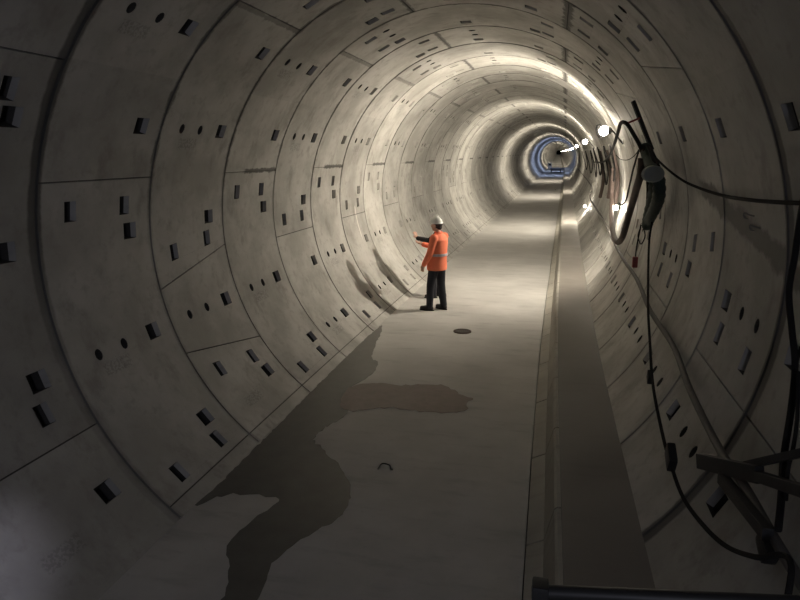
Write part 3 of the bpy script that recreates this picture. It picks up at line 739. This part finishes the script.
    for s in ('L', 'R'):
        hip, kn, an, toe = [Vector(v) for v in P['leg' + s]]
        bm = BM(); f = (toe - an); f.z = 0; f.normalize()
        cap(bm, an + Vector((0, 0, .03)), an + Vector((0, 0, -.03)) - f * .02, .050, .050)
        cap(bm, an - f * .035 + Vector((0, 0, .048 - an.z)), toe + Vector((0, 0, .044 - toe.z)), .044, .042)
        cap(bm, an - f * .01 + Vector((0, 0, -.02)), toe - f * .05 + Vector((0, 0, .055 - toe.z)), .045, .040)
        b_ = fuse('boot', bm, M['leather'], t, .008, 2)
        bm = BM(); ang = math.atan2(f.y, f.x); mid = (an - f * .04 + toe) / 2
        Ln = (toe - an).length + .13
        pts_ = [(Ln / 2 * math.cos(a), (.047 + .008 * math.cos(a)) * math.sin(a)) for a in [2 * PI * q / 24 for q in range(24)]]
        lo = [bm.verts.new((x, y, .0)) for x, y in pts_]; hi_ = [bm.verts.new((x * 1.0, y, .02)) for x, y in pts_]
        bm.faces.new(lo[::-1]); bm.faces.new(hi_)
        for q in range(24): bm.faces.new((lo[q], lo[(q + 1) % 24], hi_[(q + 1) % 24], hi_[q]))
        bmesh.ops.rotate(bm, cent=(0, 0, 0), matrix=Matrix.Rotation(ang, 3, 'Z'), verts=bm.verts); bmesh.ops.translate(bm, vec=(mid.x, mid.y, 0), verts=bm.verts)
        obj('sole', bm, M['black'], b_)
    # helmet
    hz = hd + Vector((0, 0, .030))
    m4 = Matrix.Translation(hz) @ yaw.to_4x4() @ Matrix.Rotation(P.get('tilt', 0.0), 4, 'Y') @ Matrix.Diagonal((1.16, 1.0, 1.0, 1.0))
    bm = BM(); prof = [(.114, 0.0), (.116, .006), (.110, .012)] + [(.108 * math.cos(a), .014 + .140 * math.sin(a)) for a in [PI / 2 * q / 9 for q in range(1, 9)]] + [(.004, .154)]
    lathe(bm, prof, 28, m4); h = obj('helmet', bm, M['white'], t)
    bm = BM(); ell(bm, (0, 0, 0), (.032, .072, .006)); bmesh.ops.transform(bm, matrix=m4 @ Matrix.Translation((.115, 0, .002)) @ Matrix.Rotation(.15, 4, 'Y'), verts=bm.verts); obj('peak', bm, M['white'], h)
    bm = BM(); tube(bm, [m4 @ Vector((.112 * math.cos(a), 0,   .020 + .138 * math.sin(a))) for a in [PI * q / 12 for q in range(1, 12)]], .009, 8, 2); obj('crest', bm, M['white'], h)
    return t

P1 = dict(head=(.035, 0, 1.625), turn=.12, tilt=.05, jacket='orange', bands=True, hem=.79,
    armL=((-.03, .185, 1.405), (.02, .245, 1.12), (.155, .235, .895), (.35, .02, -1), (0, -1, 0)), curlL=.45, thumbL=-1,
    armR=((-.03, -.185, 1.405), (.14, -.25, 1.15), (.37, -.05, 1.235), (.9, .4, .3), (0, .2, 1)), curlR=.3, thumbR=1,
    legL=((.01, .09, .90), (.085, .105, .49), (.095, .115, .09), (.245, .15, .03)),
    legR=((.0, -.09, .90), (-.02, -.105, .49), (-.07, -.125, .09), (.08, -.15, .03)))
person('person', (-0.77, 12.05, ZF), PI - .40, 1.02, 'person in an orange safety jacket, dark trousers and white helmet, gesturing left', P1)
P2 = dict(head=(.03, 0, 1.61), turn=.0, jacket='darkcloth', hem=.80,
    armL=((-.02, .185, 1.40), (.13, .24, 1.29), (.405, .18, 1.335), (.45, 0, .9), (0, -.5, -1)), curlL=.15, thumbL=1,
    armR=((-.02, -.185, 1.40), (-.05, -.235, 1.12), (.08, -.225, .89), (.35, 0, -1), (0, 1, 0)), curlR=.45, thumbR=1,
    legL=((.01, .09, .90), (.05, .105, .49), (.045, .115, .09), (.20, .14, .03)),
    legR=((.0, -.09, .90), (-.0, -.105, .49), (-.05, -.115, .09), (.10, -.15, .03)))
person('person', (-0.98, 13.2, ZF), PI, .955, 'person in a black jacket mostly hidden behind the orange jacket, pointing left', P2)
